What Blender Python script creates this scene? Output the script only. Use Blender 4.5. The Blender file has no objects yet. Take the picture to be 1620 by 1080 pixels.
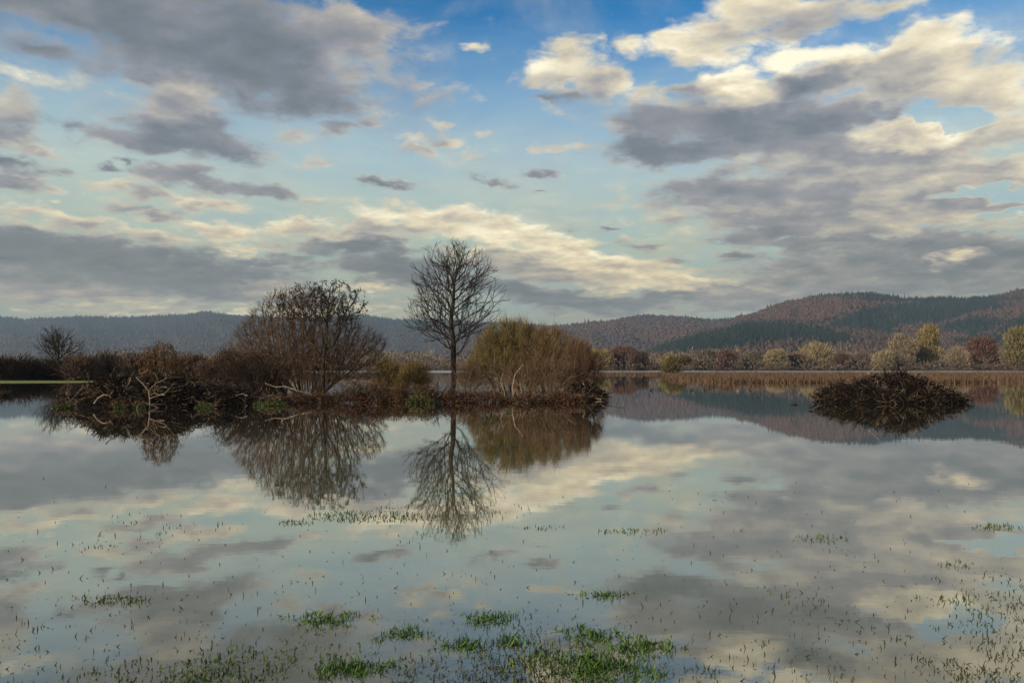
import bpy, math, random
import numpy as np
from math import radians as R, pi

# ------------------------------------------------------------------ camera
scene = bpy.context.scene
C = scene.collection
F, CX, HZ, CH = 1260.0, 810.0, 581.0, 1.6      # focal length and horizon in photo pixels, camera height
PITCH = math.atan((HZ - 540.0) / F)
cam_d = bpy.data.cameras.new('camera'); cam = bpy.data.objects.new('camera', cam_d); C.objects.link(cam)
cam_d.sensor_width = 36.0; cam_d.lens = 28.0; cam_d.clip_start = 0.1; cam_d.clip_end = 40000
cam.location = (0, 0, CH); cam.rotation_euler = (R(90) + PITCH, 0, 0)
scene.camera = cam

SUN_EL, SUN_AZ = 17.0, -128.0                  # azimuth from straight ahead (+Y), clockwise; behind the camera to the left
SKY_STRENGTH = 0.1
scene.view_settings.view_transform = 'Standard'; scene.view_settings.look = 'None'
scene.view_settings.gamma = 1.0; scene.view_settings.exposure = 0.28; scene.view_settings.use_curve_mapping = False
scene.cycles.use_denoising = True
scene.cycles.max_bounces = 6; scene.cycles.diffuse_bounces = 1; scene.cycles.glossy_bounces = 2
scene.cycles.transmission_bounces = 2; scene.cycles.volume_bounces = 1; scene.cycles.transparent_max_bounces = 4

sd = bpy.data.lights.new('sun', 'SUN'); sd.energy = 4.4; sd.angle = R(3); sd.color = (1.0, 0.84, 0.64)
sun = bpy.data.objects.new('sun', sd); C.objects.link(sun)
sx, sy, sz = math.sin(R(SUN_AZ)) * math.cos(R(SUN_EL)), math.cos(R(SUN_AZ)) * math.cos(R(SUN_EL)), math.sin(R(SUN_EL))
from mathutils import Vector, Matrix
sun.rotation_euler = Vector((sx, sy, sz)).to_track_quat('Z', 'Y').to_euler()

def azel(px, py):
    u, v = (px - CX) / F, (540.0 - py) / F
    d = Vector((u, math.cos(PITCH) - v * math.sin(PITCH), math.sin(PITCH) + v * math.cos(PITCH))).normalized()
    return math.degrees(math.atan2(d.x, d.y)), math.degrees(math.asin(d.z))

# ------------------------------------------------------------------ sky with its cloud banks
world = bpy.data.worlds.new('World'); scene.world = world; world.use_nodes = True
world.cycles.sampling_method = 'MANUAL'; world.cycles.sample_map_resolution = 512
nt = world.node_tree; N, L = nt.nodes, nt.links
for n in list(N): N.remove(n)
def nd(t, **k):
    n = N.new(t)
    for a, b in k.items(): setattr(n, a, b)
    return n
def put(sock, v):
    if isinstance(v, bpy.types.NodeSocket): L.new(v, sock)
    else: sock.default_value = v
def ma(op, a, b=0.0, c=0.0, clamp=False):
    n = nd('ShaderNodeMath', operation=op, use_clamp=clamp)
    put(n.inputs[0], a); put(n.inputs[1], b); put(n.inputs[2], c); return n.outputs[0]
def vm(op, a, b=(0, 0, 0), c=(0, 0, 0)):
    n = nd('ShaderNodeVectorMath', operation=op)
    put(n.inputs[0], a); put(n.inputs[1], b)
    if op == 'MULTIPLY_ADD': put(n.inputs[2], c)
    return n.outputs[0]
def comb(a, b, c=0.0):
    n = nd('ShaderNodeCombineXYZ'); put(n.inputs[0], a); put(n.inputs[1], b); put(n.inputs[2], c); return n.outputs[0]
def noise(vec, scale, detail, rough=0.55, color=False, dist=0.0):
    n = nd('ShaderNodeTexNoise'); put(n.inputs['Vector'], vec)
    n.inputs['Scale'].default_value = scale; n.inputs['Detail'].default_value = detail
    n.inputs['Roughness'].default_value = rough; n.inputs['Distortion'].default_value = dist
    return n.outputs['Color' if color else 'Fac']
def mapr(v, a, b, c=0.0, d=1.0, smooth=True):
    n = nd('ShaderNodeMapRange', interpolation_type='SMOOTHSTEP' if smooth else 'LINEAR')
    put(n.inputs[0], v); n.inputs[1].default_value = a; n.inputs[2].default_value = b
    n.inputs[3].default_value = c; n.inputs[4].default_value = d; return n.outputs[0]
def mix(f, a, b):
    n = nd('ShaderNodeMix', data_type='RGBA'); put(n.inputs[0], f)
    for s, v in ((n.inputs[6], a), (n.inputs[7], b)):
        put(s, v if isinstance(v, bpy.types.NodeSocket) else (*v, 1.0))
    return n.outputs[2]
tc = nd('ShaderNodeTexCoord').outputs['Generated']
sep = nd('ShaderNodeSeparateXYZ'); L.new(tc, sep.inputs[0]); dx, dy, dz = sep.outputs
AZ = ma('MULTIPLY', ma('ARCTAN2', dx, dy), 180 / pi)
EL = ma('MULTIPLY', ma('ARCSINE', dz), 180 / pi)
zz = ma('ADD', ma('MAXIMUM', dz, 0.0), 0.20)
PL = comb(ma('DIVIDE', dx, zz), ma('DIVIDE', dy, zz), 0.0)             # point on the cloud layer
UV = comb(AZ, EL, 0.0)
w1 = vm('SUBTRACT', noise(vm('MULTIPLY', UV, (0.55, 1.1, 1)), 0.42, 3.0, 0.6, True), (0.5, 0.5, 0.5))
w2 = vm('SUBTRACT', noise(PL, 9.0, 6.0, 0.62, True), (0.5, 0.5, 0.5))
WUV = vm('MULTIPLY_ADD', w1, (4.5, 2.2, 0.0), UV)
WUV = vm('MULTIPLY_ADD', w2, (3.0, 1.5, 0.0), WUV)

# cloud banks: centre x, y, half width, half height (photo pixels), tilt, thickness, lit(+)/shaded(-)
BL = [
 (300,55,290,75,10,1.2,-.7),(430,110,120,58,18,1.0,-.7),(60,15,120,48,0,1.0,-.55),(50,78,110,20,4,.75,-.35),(555,55,62,42,0,1.0,.35),
 (550,112,48,22,0,.85,.2),(392,148,46,24,35,.8,-.6),(330,8,330,30,0,.8,-.35),(66,52,46,14,8,-.7,0),(30,122,70,16,4,.5,.3),(180,84,90,20,6,.5,-.4),
 (272,163,52,22,0,1.1,.85),(285,205,88,32,8,1.15,-.75),(240,229,74,14,5,1.0,-.35),(350,228,75,26,15,.95,-.5),(118,205,26,18,10,.6,-.6),
 (8,180,44,34,0,1.0,.1),(5,215,62,14,0,.9,-.5),(72,190,24,12,0,.55,-.5),(55,238,32,9,8,.75,.2),(0,262,54,16,5,1.1,-.7),(15,290,60,12,5,.9,-.2),
 (86,304,30,10,0,.85,.35),(155,267,22,6,0,.75,-.6),(204,257,17,9,-20,.85,-.8),(260,275,60,20,5,1.0,-.25),(330,285,90,16,6,1.0,-.35),(410,300,60,10,3,.9,-.4),
 (165,298,32,9,0,.8,.3),(245,313,50,13,0,1.0,.05),(303,325,32,11,0,1.0,.6),(240,336,60,9,0,.85,-.2),(365,328,34,12,0,1.0,.45),
 (20,335,60,14,0,.7,.4),(150,357,66,12,0,1.0,.7),(245,372,50,10,0,.9,.6),(352,362,52,12,0,1.0,.5),(462,362,44,12,0,1.0,.6),(532,364,30,9,0,.9,.6),(405,385,80,10,0,.8,.4),
 (70,400,220,36,3,1.3,-.85),(265,420,190,34,3,1.25,-.9),(60,450,190,26,0,1.0,-.55),(340,452,210,22,5,1.1,-.6),(440,412,90,13,0,.9,-.5),
 (560,388,100,20,0,1.1,-.75),(640,425,105,28,8,1.25,-.9),(540,372,100,7,0,.5,.3),
 (75,452,90,8,0,.1,.6),(250,482,170,12,3,.5,.4),(425,460,55,9,0,.3,1.1),(575,452,45,8,5,.6,.8),(600,487,60,12,0,.45,.4),(405,447,40,5,0,.1,.8),(390,392,40,5,0,.2,.6),
 (665,340,110,15,3,1.0,.7),(630,360,110,13,0,1.0,.3),(780,362,100,24,8,1.1,.9),(880,388,80,24,12,1.15,1.0),(970,425,120,24,10,1.1,.75),
 (850,425,130,18,10,1.1,.15),(930,440,55,10,3,.5,-.5),(790,452,135,22,13,1.2,-.9),(930,474,130,15,4,1.15,-.9),(1060,472,130,12,2,1.0,-.6),(1050,445,110,13,4,1.0,.9),
 (1140,462,110,12,0,.9,.1),(735,395,50,6,0,.4,.7),(640,398,120,14,0,.4,-.3),
 (1140,48,70,20,8,1.05,.75),(1070,60,45,14,0,.8,.6),(1195,12,62,20,0,1.05,.8),(1290,20,80,20,0,.85,.35),(1390,14,90,14,-5,.7,.3),(1250,50,110,20,0,.9,0.0),
 (895,98,50,26,-5,1.15,1.0),(945,128,50,26,10,1.15,.55),(890,130,60,14,0,.9,.0),(905,155,55,10,0,.8,-.5),(1000,75,38,16,10,.8,.5),(944,68,14,10,0,.7,.5),(1110,78,80,18,8,1.05,.95),
 (743,68,26,8,-5,.8,.6),(860,162,30,7,10,.6,-.5),
 (1165,138,46,20,5,1.3,2.6),(1060,147,66,13,3,.95,.5),(1100,165,30,14,0,.8,.4),(1290,90,75,20,5,1.1,2.0),(1450,85,95,34,-12,1.15,.95),(1560,112,66,34,5,1.0,.7),(1495,62,44,24,0,.9,.7),
 (1310,128,150,22,0,1.2,-.65),(1200,190,210,36,5,1.35,-.7),(1070,235,130,24,4,1.2,-.8),(1320,160,50,14,0,.6,.5),(1470,140,110,22,10,1.15,.8),(1590,155,44,28,0,.9,.5),
 (1000,190,90,12,8,.8,-.1),(1452,212,60,15,5,1.3,2.6),(1570,205,56,24,-8,1.0,.6),(1503,190,46,11,9,-1.9,0),(1420,255,210,32,0,1.25,.2),(1260,245,120,20,5,.9,-.1),
 (1300,225,120,18,8,.8,-.2),(1600,245,60,9,0,-.5,0),
 (1155,300,115,22,4,1.1,-.75),(1330,325,270,48,3,1.3,.1),(1245,362,95,17,-6,1.25,-.9),(1370,384,180,13,2,1.2,-.65),(1370,345,75,14,0,.5,.8),
 (1510,320,160,38,0,1.2,.15),(1530,272,110,14,3,1.0,.9),(1522,304,42,6,0,-1.4,0),(1610,300,24,9,0,-1.6,0),(1600,335,46,7,-4,-1.1,0),(1545,343,80,12,-4,1.0,.8),
 (1470,415,240,28,0,1.3,-.6),(1250,442,140,13,-5,.95,-.3),(1505,409,20,8,0,.8,3.2),(1505,424,46,9,0,.5,-.5),(1360,468,270,16,0,1.0,-.35),(1165,408,32,8,0,.85,-.5),
 (300,500,200,9,0,.6,.25), (120,478,140,9,0,.8,.0), (480,492,120,8,0,.5,.5), (960,492,110,8,0,.8,-.3), (1180,486,90,9,-2,.9,-.2), (1250,470,90,12,0,1.0,-.35), (1400,450,120,14,0,1.0,-.5), (1560,450,120,14,0,1.0,-.4),
 (1110,425,35,7,0,.75,0),(1580,400,70,12,0,.6,-.4),(1480,488,240,18,0,.8,-.25),(1330,428,60,7,0,.5,.3),
 (545,196,40,13,0,.85,-.3),(580,187,32,13,0,1.0,.5),(690,224,48,12,5,1.0,.3),(655,243,32,8,5,.8,0),(755,243,17,7,0,.75,.1),(700,198,17,7,0,.7,.2),(752,210,17,7,0,.7,.2),
 (612,289,48,8,-2,.95,-.6),(780,282,42,9,4,.85,-.5),(860,278,28,8,4,.85,-.5),(875,237,28,7,0,.8,.3),(925,233,26,8,0,.8,.3),(865,308,22,4,4,.75,-.6),
 (905,357,20,4,0,.7,-.5),(968,364,18,4,0,.7,-.5),(1020,385,32,8,0,.8,-.2),(1050,407,38,8,4,.85,-.2),(520,262,40,10,0,.75,0),(470,216,44,13,-10,.7,.1),(285,130,34,10,0,.7,.4),
 (600,130,46,30,12,.45,.1),(440,190,60,14,0,.5,.2),(500,325,40,7,0,.5,.1),(970,205,50,10,4,.7,.3),(1080,350,24,5,0,.6,-.4),
]
K = 1.62
mp0 = nd('ShaderNodeMapping', vector_type='POINT'); L.new(WUV, mp0.inputs[0]); mp0.inputs[3].default_value = (1, 1, 0); WUV = mp0.outputs[0]
acc = top = hole = None
for (bx, by, rx, ry, an, cv, br) in BL:
    a0, e0 = azel(bx, by)
    ppd = F * pi / 180
    mp = nd('ShaderNodeMapping', vector_type='TEXTURE'); L.new(WUV, mp.inputs[0])
    mp.inputs[1].default_value = (a0, e0, 0); mp.inputs[2].default_value = (0, 0, -R(an))
    mp.inputs[3].default_value = (rx * K / ppd, ry * K / ppd, 1)
    g = nd('ShaderNodeTexGradient', gradient_type='SPHERICAL'); L.new(mp.outputs[0], g.inputs[0])
    sc_ = nd('ShaderNodeVectorMath', operation='SCALE'); sc_.inputs[0].default_value = (cv, br, abs(cv)); L.new(g.outputs['Fac'], sc_.inputs['Scale'])
    acc = sc_.outputs[0] if acc is None else vm('ADD', acc, sc_.outputs[0])
    if cv > 0: top = sc_.outputs[0] if top is None else vm('MAXIMUM', top, sc_.outputs[0])
    else: hole = sc_.outputs[0] if hole is None else vm('ADD', hole, sc_.outputs[0])
sp = nd('ShaderNodeSeparateXYZ'); L.new(acc, sp.inputs[0]); lit, wt = sp.outputs[1], sp.outputs[2]
sp2 = nd('ShaderNodeSeparateXYZ'); L.new(top, sp2.inputs[0]); sp3 = nd('ShaderNodeSeparateXYZ'); L.new(hole, sp3.inputs[0])
cov = ma('ADD', sp2.outputs[0], sp3.outputs[0])
cov = ma('MULTIPLY_ADD', ma('MINIMUM', sp.outputs[0], 2.5), 0.12, cov)          # overlapping banks thicken a little
# elsewhere (above and behind) the same broken cloud goes on
az_out = mapr(ma('ABSOLUTE', AZ), 36, 50); el_out = mapr(EL, 26, 36)
outf = ma('MAXIMUM', az_out, el_out)
bigN = noise(PL, 0.9, 3.0, 0.5)
outc = ma('MULTIPLY', outf, mapr(bigN, 0.38, 0.60, 0.0, 1.0))
cov = ma('ADD', cov, outc)
lit = ma('ADD', lit, ma('MULTIPLY', outc, 0.15))
f1 = noise(PL, 7.5, 9.0, 0.62, False, 0.3)
f2 = noise(vm('ADD', PL, (0.02, -0.045, 0)), 7.5, 5.0, 0.5, False, 0.2)
relief = ma('SUBTRACT', f2, f1)
dens = ma('ADD', cov, ma('MULTIPLY', ma('SUBTRACT', f1, 0.5), 2.1))
alpha = ma('MULTIPLY', mapr(dens, 0.16, 0.86), 0.97)
wisp = ma('MULTIPLY', mapr(noise(PL, 3.2, 8.0, 0.62, False, 0.8), 0.42, 0.75), mapr(EL, 2.0, 24.0, 0.42, 0.30, False))
alpha = ma('MAXIMUM', alpha, wisp)
thick = mapr(dens, 0.25, 1.25)
litn = ma('DIVIDE', lit, ma('MAXIMUM', wt, 0.75))
shade = ma('MULTIPLY_ADD', litn, 0.40, 0.53)
shade = ma('ADD', shade, ma('MULTIPLY', relief, ma('MULTIPLY_ADD', litn, -0.25, -0.62)))
shade = ma('ADD', shade, ma('MULTIPLY', ma('SUBTRACT', noise(PL, 9.0, 6.0, 0.6), 0.5), 0.34))
shade = ma('ADD', shade, ma('MULTIPLY_ADD', thick, -0.26, 0.16))
ramp = nd('ShaderNodeValToRGB'); L.new(shade, ramp.inputs[0])
def srgb(r, g, b):
    return tuple(((c / 255) / 12.92 if c / 255 < 0.04045 else ((c / 255 + 0.055) / 1.055) ** 2.4) for c in (r, g, b))
CR = [(0.0, (90, 98, 106)), (0.22, (109, 117, 127)), (0.45, (139, 140, 147)), (0.62, (176, 171, 163)), (0.8, (214, 204, 180)), (1.0, (248, 240, 216))]
er = ramp.color_ramp.elements
while len(er) < len(CR): er.new(0.5)
for e, (p, c) in zip(er, CR):
    e.position = p; e.color = (*[x / SKY_STRENGTH for x in srgb(*c)], 1)
# warmer, dimmer clouds near the horizon
lowf = mapr(EL, 3.0, 14.0, 1.0, 0.0)
cloudc = mix(lowf, ramp.outputs[0], vm('MULTIPLY', ramp.outputs[0], (1.02, 0.935, 0.75)))
sky = nd('ShaderNodeTexSky', sky_type='NISHITA', sun_disc=False, sun_elevation=R(SUN_EL), sun_rotation=R(SUN_AZ))
sky.air_density = 1.0; sky.dust_density = 0.6; sky.ozone_density = 2.0
# thin high veil: pale towards the horizon
veil = mapr(EL, 11.0, 26.0, 0.95, 0.02)
veil = ma('ADD', veil, ma('MULTIPLY', ma('SUBTRACT', noise(PL, 1.6, 5.0, 0.6, False, 0.6), 0.5), 0.7), clamp=True)
vr = nd('ShaderNodeValToRGB'); L.new(mapr(EL, 0, 24, 0, 1, False), vr.inputs[0])
VR = [(0.0, (140, 134, 106)), (0.14, (146, 147, 126)), (0.35, (162, 176, 162)), (0.6, (168, 188, 190)), (1.0, (150, 182, 208))]
er = vr.color_ramp.elements
while len(er) < len(VR): er.new(0.5)
for e, (p, c) in zip(er, VR):
    e.position = p; e.color = (*[x / SKY_STRENGTH for x in srgb(*c)], 1)
skyc = mix(veil, vm('MULTIPLY', sky.outputs[0], (0.12, 0.76, 1.20)), vr.outputs[0])
fin = mix(alpha, skyc, cloudc)
bg = nd('ShaderNodeBackground'); L.new(vm('MULTIPLY', fin, (1.02, 1.0, 0.95)), bg.inputs[0]); bg.inputs[1].default_value = SKY_STRENGTH
wo = nd('ShaderNodeOutputWorld'); L.new(bg.outputs[0], wo.inputs[0])

# ------------------------------------------------------------------ helpers
rng = np.random.default_rng(7); random.seed(7)
def X(px, D): return (px - CX) / F * D
def Z(py, D): return CH + (HZ - py) / F * D

def material(name, cols, rough=0.9, scale=6.0, island=False, spec=0.2, bump=0.0, transl=0.0):
    m = bpy.data.materials.new(name); m.use_nodes = True
    t = m.node_tree; n = t.nodes; l = t.links; b = n['Principled BSDF']
    b.inputs['Roughness'].default_value = rough; b.inputs['Specular IOR Level'].default_value = spec
    r = n.new('ShaderNodeValToRGB'); e = r.color_ramp.elements
    while len(e) < len(cols): e.new(0.5)
    for i, c in enumerate(cols):
        e[i].position = (i / max(1, len(cols) - 1)) * (0.9 if island else 0.4) + (0.05 if island else 0.3); e[i].color = (*c, 1)
    tcn = n.new('ShaderNodeNewGeometry')
    nz = n.new('ShaderNodeTexNoise'); nz.inputs['Scale'].default_value = scale; nz.inputs['Detail'].default_value = 5
    l.new(tcn.outputs['Position'], nz.inputs['Vector'])
    if island:
        a = n.new('ShaderNodeMath'); a.operation = 'MULTIPLY_ADD'; l.new(nz.outputs['Fac'], a.inputs[0]); a.inputs[1].default_value = 0.7
        g = n.new('ShaderNodeMath'); g.operation = 'MULTIPLY_ADD'; l.new(tcn.outputs['Random Per Island'], g.inputs[0])
        g.inputs[1].default_value = 0.7; g.inputs[2].default_value = -0.2
        l.new(g.outputs[0], a.inputs[2]); l.new(a.outputs[0], r.inputs[0])
    else:
        l.new(nz.outputs['Fac'], r.inputs[0])
    l.new(r.outputs[0], b.inputs['Base Color'])
    if bump:
        bp = n.new('ShaderNodeBump'); bp.inputs['Strength'].default_value = bump
        l.new(nz.outputs['Fac'], bp.inputs['Height']); l.new(bp.outputs[0], b.inputs['Normal'])
    return m

def mesh_obj(name, V, Fc, mat, parent=None, smooth=False, kind=None):
    """Fc: int array (n,3) or (n,4), or list of arrays"""
    me = bpy.data.meshes.new(name)
    V = np.asarray(V, dtype=np.float32).reshape(-1, 3)
    if not isinstance(Fc, (list, tuple)): Fc = [Fc]
    Fc = [np.asarray(f, dtype=np.int32) for f in Fc if len(f)]
    loops = np.concatenate([f.ravel() for f in Fc]); cnt = np.concatenate([np.full(len(f), f.shape[1], np.int32) for f in Fc])
    start = np.concatenate([[0], np.cumsum(cnt)[:-1]]).astype(np.int32)
    me.vertices.add(len(V)); me.vertices.foreach_set('co', V.ravel())
    me.loops.add(len(loops)); me.loops.foreach_set('vertex_index', loops)
    me.polygons.add(len(cnt)); me.polygons.foreach_set('loop_start', start); me.polygons.foreach_set('loop_total', cnt)
    if smooth: me.polygons.foreach_set('use_smooth', np.ones(len(cnt), bool))
    me.update(calc_edges=True); me.validate()
    if mat is not None: me.materials.append(mat)
    o = bpy.data.objects.new(name, me); C.objects.link(o)
    if parent is not None: o.parent = parent
    if kind: o['kind'] = kind
    return o

def thing(name, label, cat, loc=(0, 0, 0), group=None):
    o = bpy.data.objects.new(name, None); C.objects.link(o); o.empty_display_size = 0.3
    o.location = loc; o['label'] = label; o['category'] = cat
    if group: o['group'] = group
    return o
def tag(o, label, cat, group=None, kind=None):
    o['label'] = label; o['category'] = cat
    if group: o['group'] = group
    if kind: o['kind'] = kind
    return o

class Tubes:
    def __init__(s): s.V = []; s.F = []; s.n = 0
    def add(s, P, rad, sides=4):
        P = np.asarray(P, float); m = len(P)
        if m < 2: return
        rad = np.broadcast_to(np.asarray(rad, float), (m,))
        T = np.gradient(P, axis=0); T /= np.linalg.norm(T, axis=1, keepdims=True) + 1e-9
        ref = np.array([0.31, 0.17, 0.93]) if abs(T[:, 2]).mean() < 0.85 else np.array([0.93, 0.3, 0.1])
        A = np.cross(T, ref); A /= np.linalg.norm(A, axis=1, keepdims=True) + 1e-9
        B = np.cross(T, A)
        th = np.arange(sides) * 2 * pi / sides
        ring = P[:, None] + rad[:, None, None] * (np.cos(th)[None, :, None] * A[:, None] + np.sin(th)[None, :, None] * B[:, None])
        s.V.append(ring.reshape(-1, 3))
        i = np.arange(m - 1)[:, None] * sides; j = np.arange(sides)[None]; jn = (j + 1) % sides
        f = np.stack([i + j, i + jn, i + sides + jn, i + sides + j], -1).reshape(-1, 4) + s.n
        s.F.append(f)
        s.n += m * sides
    def build(s, name, mat, parent=None, kind=None, smooth=True):
        return mesh_obj(name, np.concatenate(s.V), [np.concatenate(s.F)], mat, parent, smooth, kind)

def blades(P, D, Ln, W, bend=0.0, seed=0):
    """thin pointed blades: base P, direction D (n,3), length, width -> V, F (2 quads-ish as tris)"""
    r = np.random.default_rng(seed); n = len(P)
    D = D / (np.linalg.norm(D, axis=1, keepdims=True) + 1e-9)
    side = np.cross(D, r.normal(size=(n, 3))); side /= np.linalg.norm(side, axis=1, keepdims=True) + 1e-9
    Ln = np.broadcast_to(Ln, (n,))[:, None]; W = np.broadcast_to(W, (n,))[:, None]
    sag = r.normal(size=(n, 3)) * bend
    mid = P + D * Ln * 0.55 + sag * Ln * 0.3
    tip = P + D * Ln + sag * Ln * 0.9
    V = np.stack([P - side * W / 2, P + side * W / 2, mid - side * W * 0.4, mid + side * W * 0.4, tip], 1).reshape(-1, 3)
    b = np.arange(n)[:, None] * 5
    Fc = np.concatenate([b + [0, 1, 3], b + [0, 3, 2], b + [2, 3, 4]])
    return V, Fc

def leaf_quads(P, size, seed=0, flat=1.0):
    r = np.random.default_rng(seed); n = len(P)
    a = r.normal(size=(n, 3)); a[:, 2] *= flat; a /= np.linalg.norm(a, axis=1, keepdims=True)
    b = np.cross(a, r.normal(size=(n, 3))); b /= np.linalg.norm(b, axis=1, keepdims=True)
    s = np.broadcast_to(size, (n,))[:, None] * r.uniform(0.6, 1.3, (n, 1))
    V = np.stack([P - a * s, P + b * s * 0.45, P + a * s, P - b * s * 0.45], 1).reshape(-1, 3)
    return V, np.arange(n * 4).reshape(n, 4)

# -------- branching by growth towards free space
def colonize(roots, par0, A, step, infl, kill, iters, trop=(0, 0, 0.1), seed=1, inert=.35):
    r = np.random.default_rng(seed)
    P = [np.array(p, float) for p in roots]; par = list(par0); kids = [0] * len(P)
    for q in par:
        if q >= 0: kids[q] += 1
    Pn = np.array(P)
    def near(Q, base):
        d = ((A[:, None, :] - Q[None]) ** 2).sum(-1); i = d.argmin(1); return d[np.arange(len(A)), i], i + base
    bd, bi = near(Pn, 0); alive = np.ones(len(A), bool); trop = np.array(trop)
    for it in range(iters):
        act = alive & (bd < infl ** 2)
        if not act.any():
            act = alive & (bd <= bd[alive].min() * 1.01) if alive.any() else act
            if not act.any(): break
        idx = bi[act]; vec = A[act] - Pn[idx]; vec /= np.linalg.norm(vec, axis=1, keepdims=True) + 1e-9
        u, inv = np.unique(idx, return_inverse=True); acc_ = np.zeros((len(u), 3)); np.add.at(acc_, inv, vec)
        ok = np.array([kids[k] < 3 for k in u]); u = u[ok]; acc_ = acc_[ok]
        if len(u) == 0: break
        d = acc_ / (np.linalg.norm(acc_, axis=1, keepdims=True) + 1e-9) + trop + r.normal(size=acc_.shape) * 0.2
        pa = np.array([par[k] for k in u]); pd = Pn[u] - Pn[np.maximum(pa, 0)]; pd /= np.linalg.norm(pd, axis=1, keepdims=True) + 1e-9; d = d + pd * inert
        d /= np.linalg.norm(d, axis=1, keepdims=True); Q = Pn[u] + d * step
        base = len(Pn)
        for k in u: par.append(int(k)); kids[k] += 1; kids.append(0)
        Pn = np.vstack([Pn, Q]); nd_, ni = near(Q, base)
        upd = nd_ < bd; bd[upd] = nd_[upd]; bi[upd] = ni[upd]; alive &= bd > kill ** 2
        if not alive.any(): break
    return Pn, np.array(par)

def branch_chains(P, par, r0, n=2.4, rmax=None):
    m = len(P); rad = np.zeros(m); acc_ = np.zeros(m); ch = [[] for _ in range(m)]
    for i in range(m - 1, -1, -1):
        rad[i] = max(r0, acc_[i] ** (1 / n))
        if par[i] >= 0: acc_[par[i]] += rad[i] ** n; ch[par[i]].append(i)
    if rmax:
        k = rmax / rad.max(); 
        rad = r0 + (rad - r0) * (rmax - r0) / (rad.max() - r0 + 1e-9)
    chains = []
    starts = [(i, 0) for i in range(m) if par[i] < 0]
    while starts:
        i, order = starts.pop(); c = [i] if par[i] < 0 else [par[i], i]
        while ch[i]:
            ks = sorted(ch[i], key=lambda q: -rad[q])
            for q in ks[1:]: starts.append((q, order + 1))
            i = ks[0]; c.append(i)
        pr = rad[c].copy()
        if len(c) > 1 and par[c[0]] >= -1 and order > 0: pr[0] = pr[1]
        pr[-1] *= 0.5
        chains.append((order, c, pr))
    return rad, chains

def smooth_pts(Q):
    if len(Q) < 3: return Q
    S = Q.copy(); S[1:-1] = (Q[:-2] + 2 * Q[1:-1] + Q[2:]) / 4; return S

def bare_tree(name, label, cat, loc, roots, par0, A, step, infl, kill, iters, r0, rmax, mats, trop=(0, 0, .1), twigs=2, tl=.35, tw=.02,
              seed=1, group=None, limb_r=0.05, n=2.4, twig_up=.8, max_limbs=16, inert=.35, pre=None):
    t = thing(name, label, cat, loc, group)
    P, par = pre if pre is not None else colonize(roots, par0, A, step, infl, kill, iters, trop, seed, inert)
    rad, chains = branch_chains(P, par, r0, n, rmax)
    trunk = Tubes(); crown = Tubes(); limbs = 0
    chains.sort(key=lambda c: -c[2].max())
    for order, c, pr in chains:
        Q = smooth_pts(P[c])
        if order == 0:
            tt = Tubes(); tt.add(Q, pr, 8); tt.build('trunk' if rmax > .12 else 'stem', mats[0], t)
        elif pr[0] > limb_r and limbs < max_limbs:
            tt = Tubes(); tt.add(Q, pr, 6); tt.build('limb', mats[0], t); limbs += 1
        else:
            crown.add(Q, pr, 4 if pr[0] > 1.5 * r0 else 3)
    r = np.random.default_rng(seed + 5)
    # fine shoots
    has = np.zeros(len(P), bool); has[par[par >= 0]] = True
    cand = np.where(rad < r0 * 1.9)[0]
    if twigs and len(cand):
        idx = np.repeat(cand, twigs)
        d0 = P[idx] - P[np.maximum(par[idx], 0)]; d0 /= np.linalg.norm(d0, axis=1, keepdims=True) + 1e-9
        D = d0 * 0.9 + r.normal(size=d0.shape) * 0.55 + np.array([0, 0, twig_up]) * r.uniform(0.2, 1, (len(idx), 1))
        V, Fc = blades(P[idx], D, r.uniform(.5, 1.2, len(idx)) * tl, tw, .12, seed)
        tp = mesh_obj('twigs', V, Fc, mats[1], t, kind='stuff')
    if crown.V: crown.build('crown', mats[0], t, kind='stuff')
    return t, P, rad

def ramify(roots, par0, starts, inside, seed, step=.2, up=.06, wob=.07, ang=(.55, .85), every=2, ratio=.52, levels=3):
    # regular ascending ramification: starts = [(node, direction, length)]
    r = np.random.default_rng(seed); P = [np.array(p, float) for p in roots]; par = list(par0); st = [(k, np.array(d, float), L_, 0) for k, d, L_ in starts]
    while st:
        k, d, L_, lv = st.pop(0); d = d / np.linalg.norm(d); n = max(2, int(L_ / step)); cur = k; roll = r.uniform(0, 6.28)
        for j in range(1, n + 1):
            d = d + r.normal(size=3) * wob + np.array([0, 0, up]); d /= np.linalg.norm(d); q = P[cur] + d * step
            if not inside(q): break
            P.append(q); par.append(cur); cur = len(P) - 1
            if lv < levels and j >= 2 and j % every == 0 and j < n:
                roll += 2.4 + r.normal() * .5; a = np.cross(d, [.1, .2, 1]); a /= np.linalg.norm(a) + 1e-9; b_ = np.cross(d, a)
                side = a * math.cos(roll) + b_ * math.sin(roll); th = r.uniform(*ang)
                st.append((cur, d * math.cos(th) + side * math.sin(th), (L_ - j * step) * ratio * r.uniform(.7, 1.3) + step * 1.5, lv + 1))
    return np.array(P), np.array(par)

def ellipsoid(n, c, r, seed, zmin=-1.0, shell=0.0, power=1 / 3):
    g = np.random.default_rng(seed); v = g.normal(size=(n * 3, 3)); v /= np.linalg.norm(v, axis=1, keepdims=True)
    q = g.uniform(shell, 1, (n * 3, 1)) ** power; p = v * q; p = p[p[:, 2] > zmin][:n]
    return p * np.array(r) + np.array(c)

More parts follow.
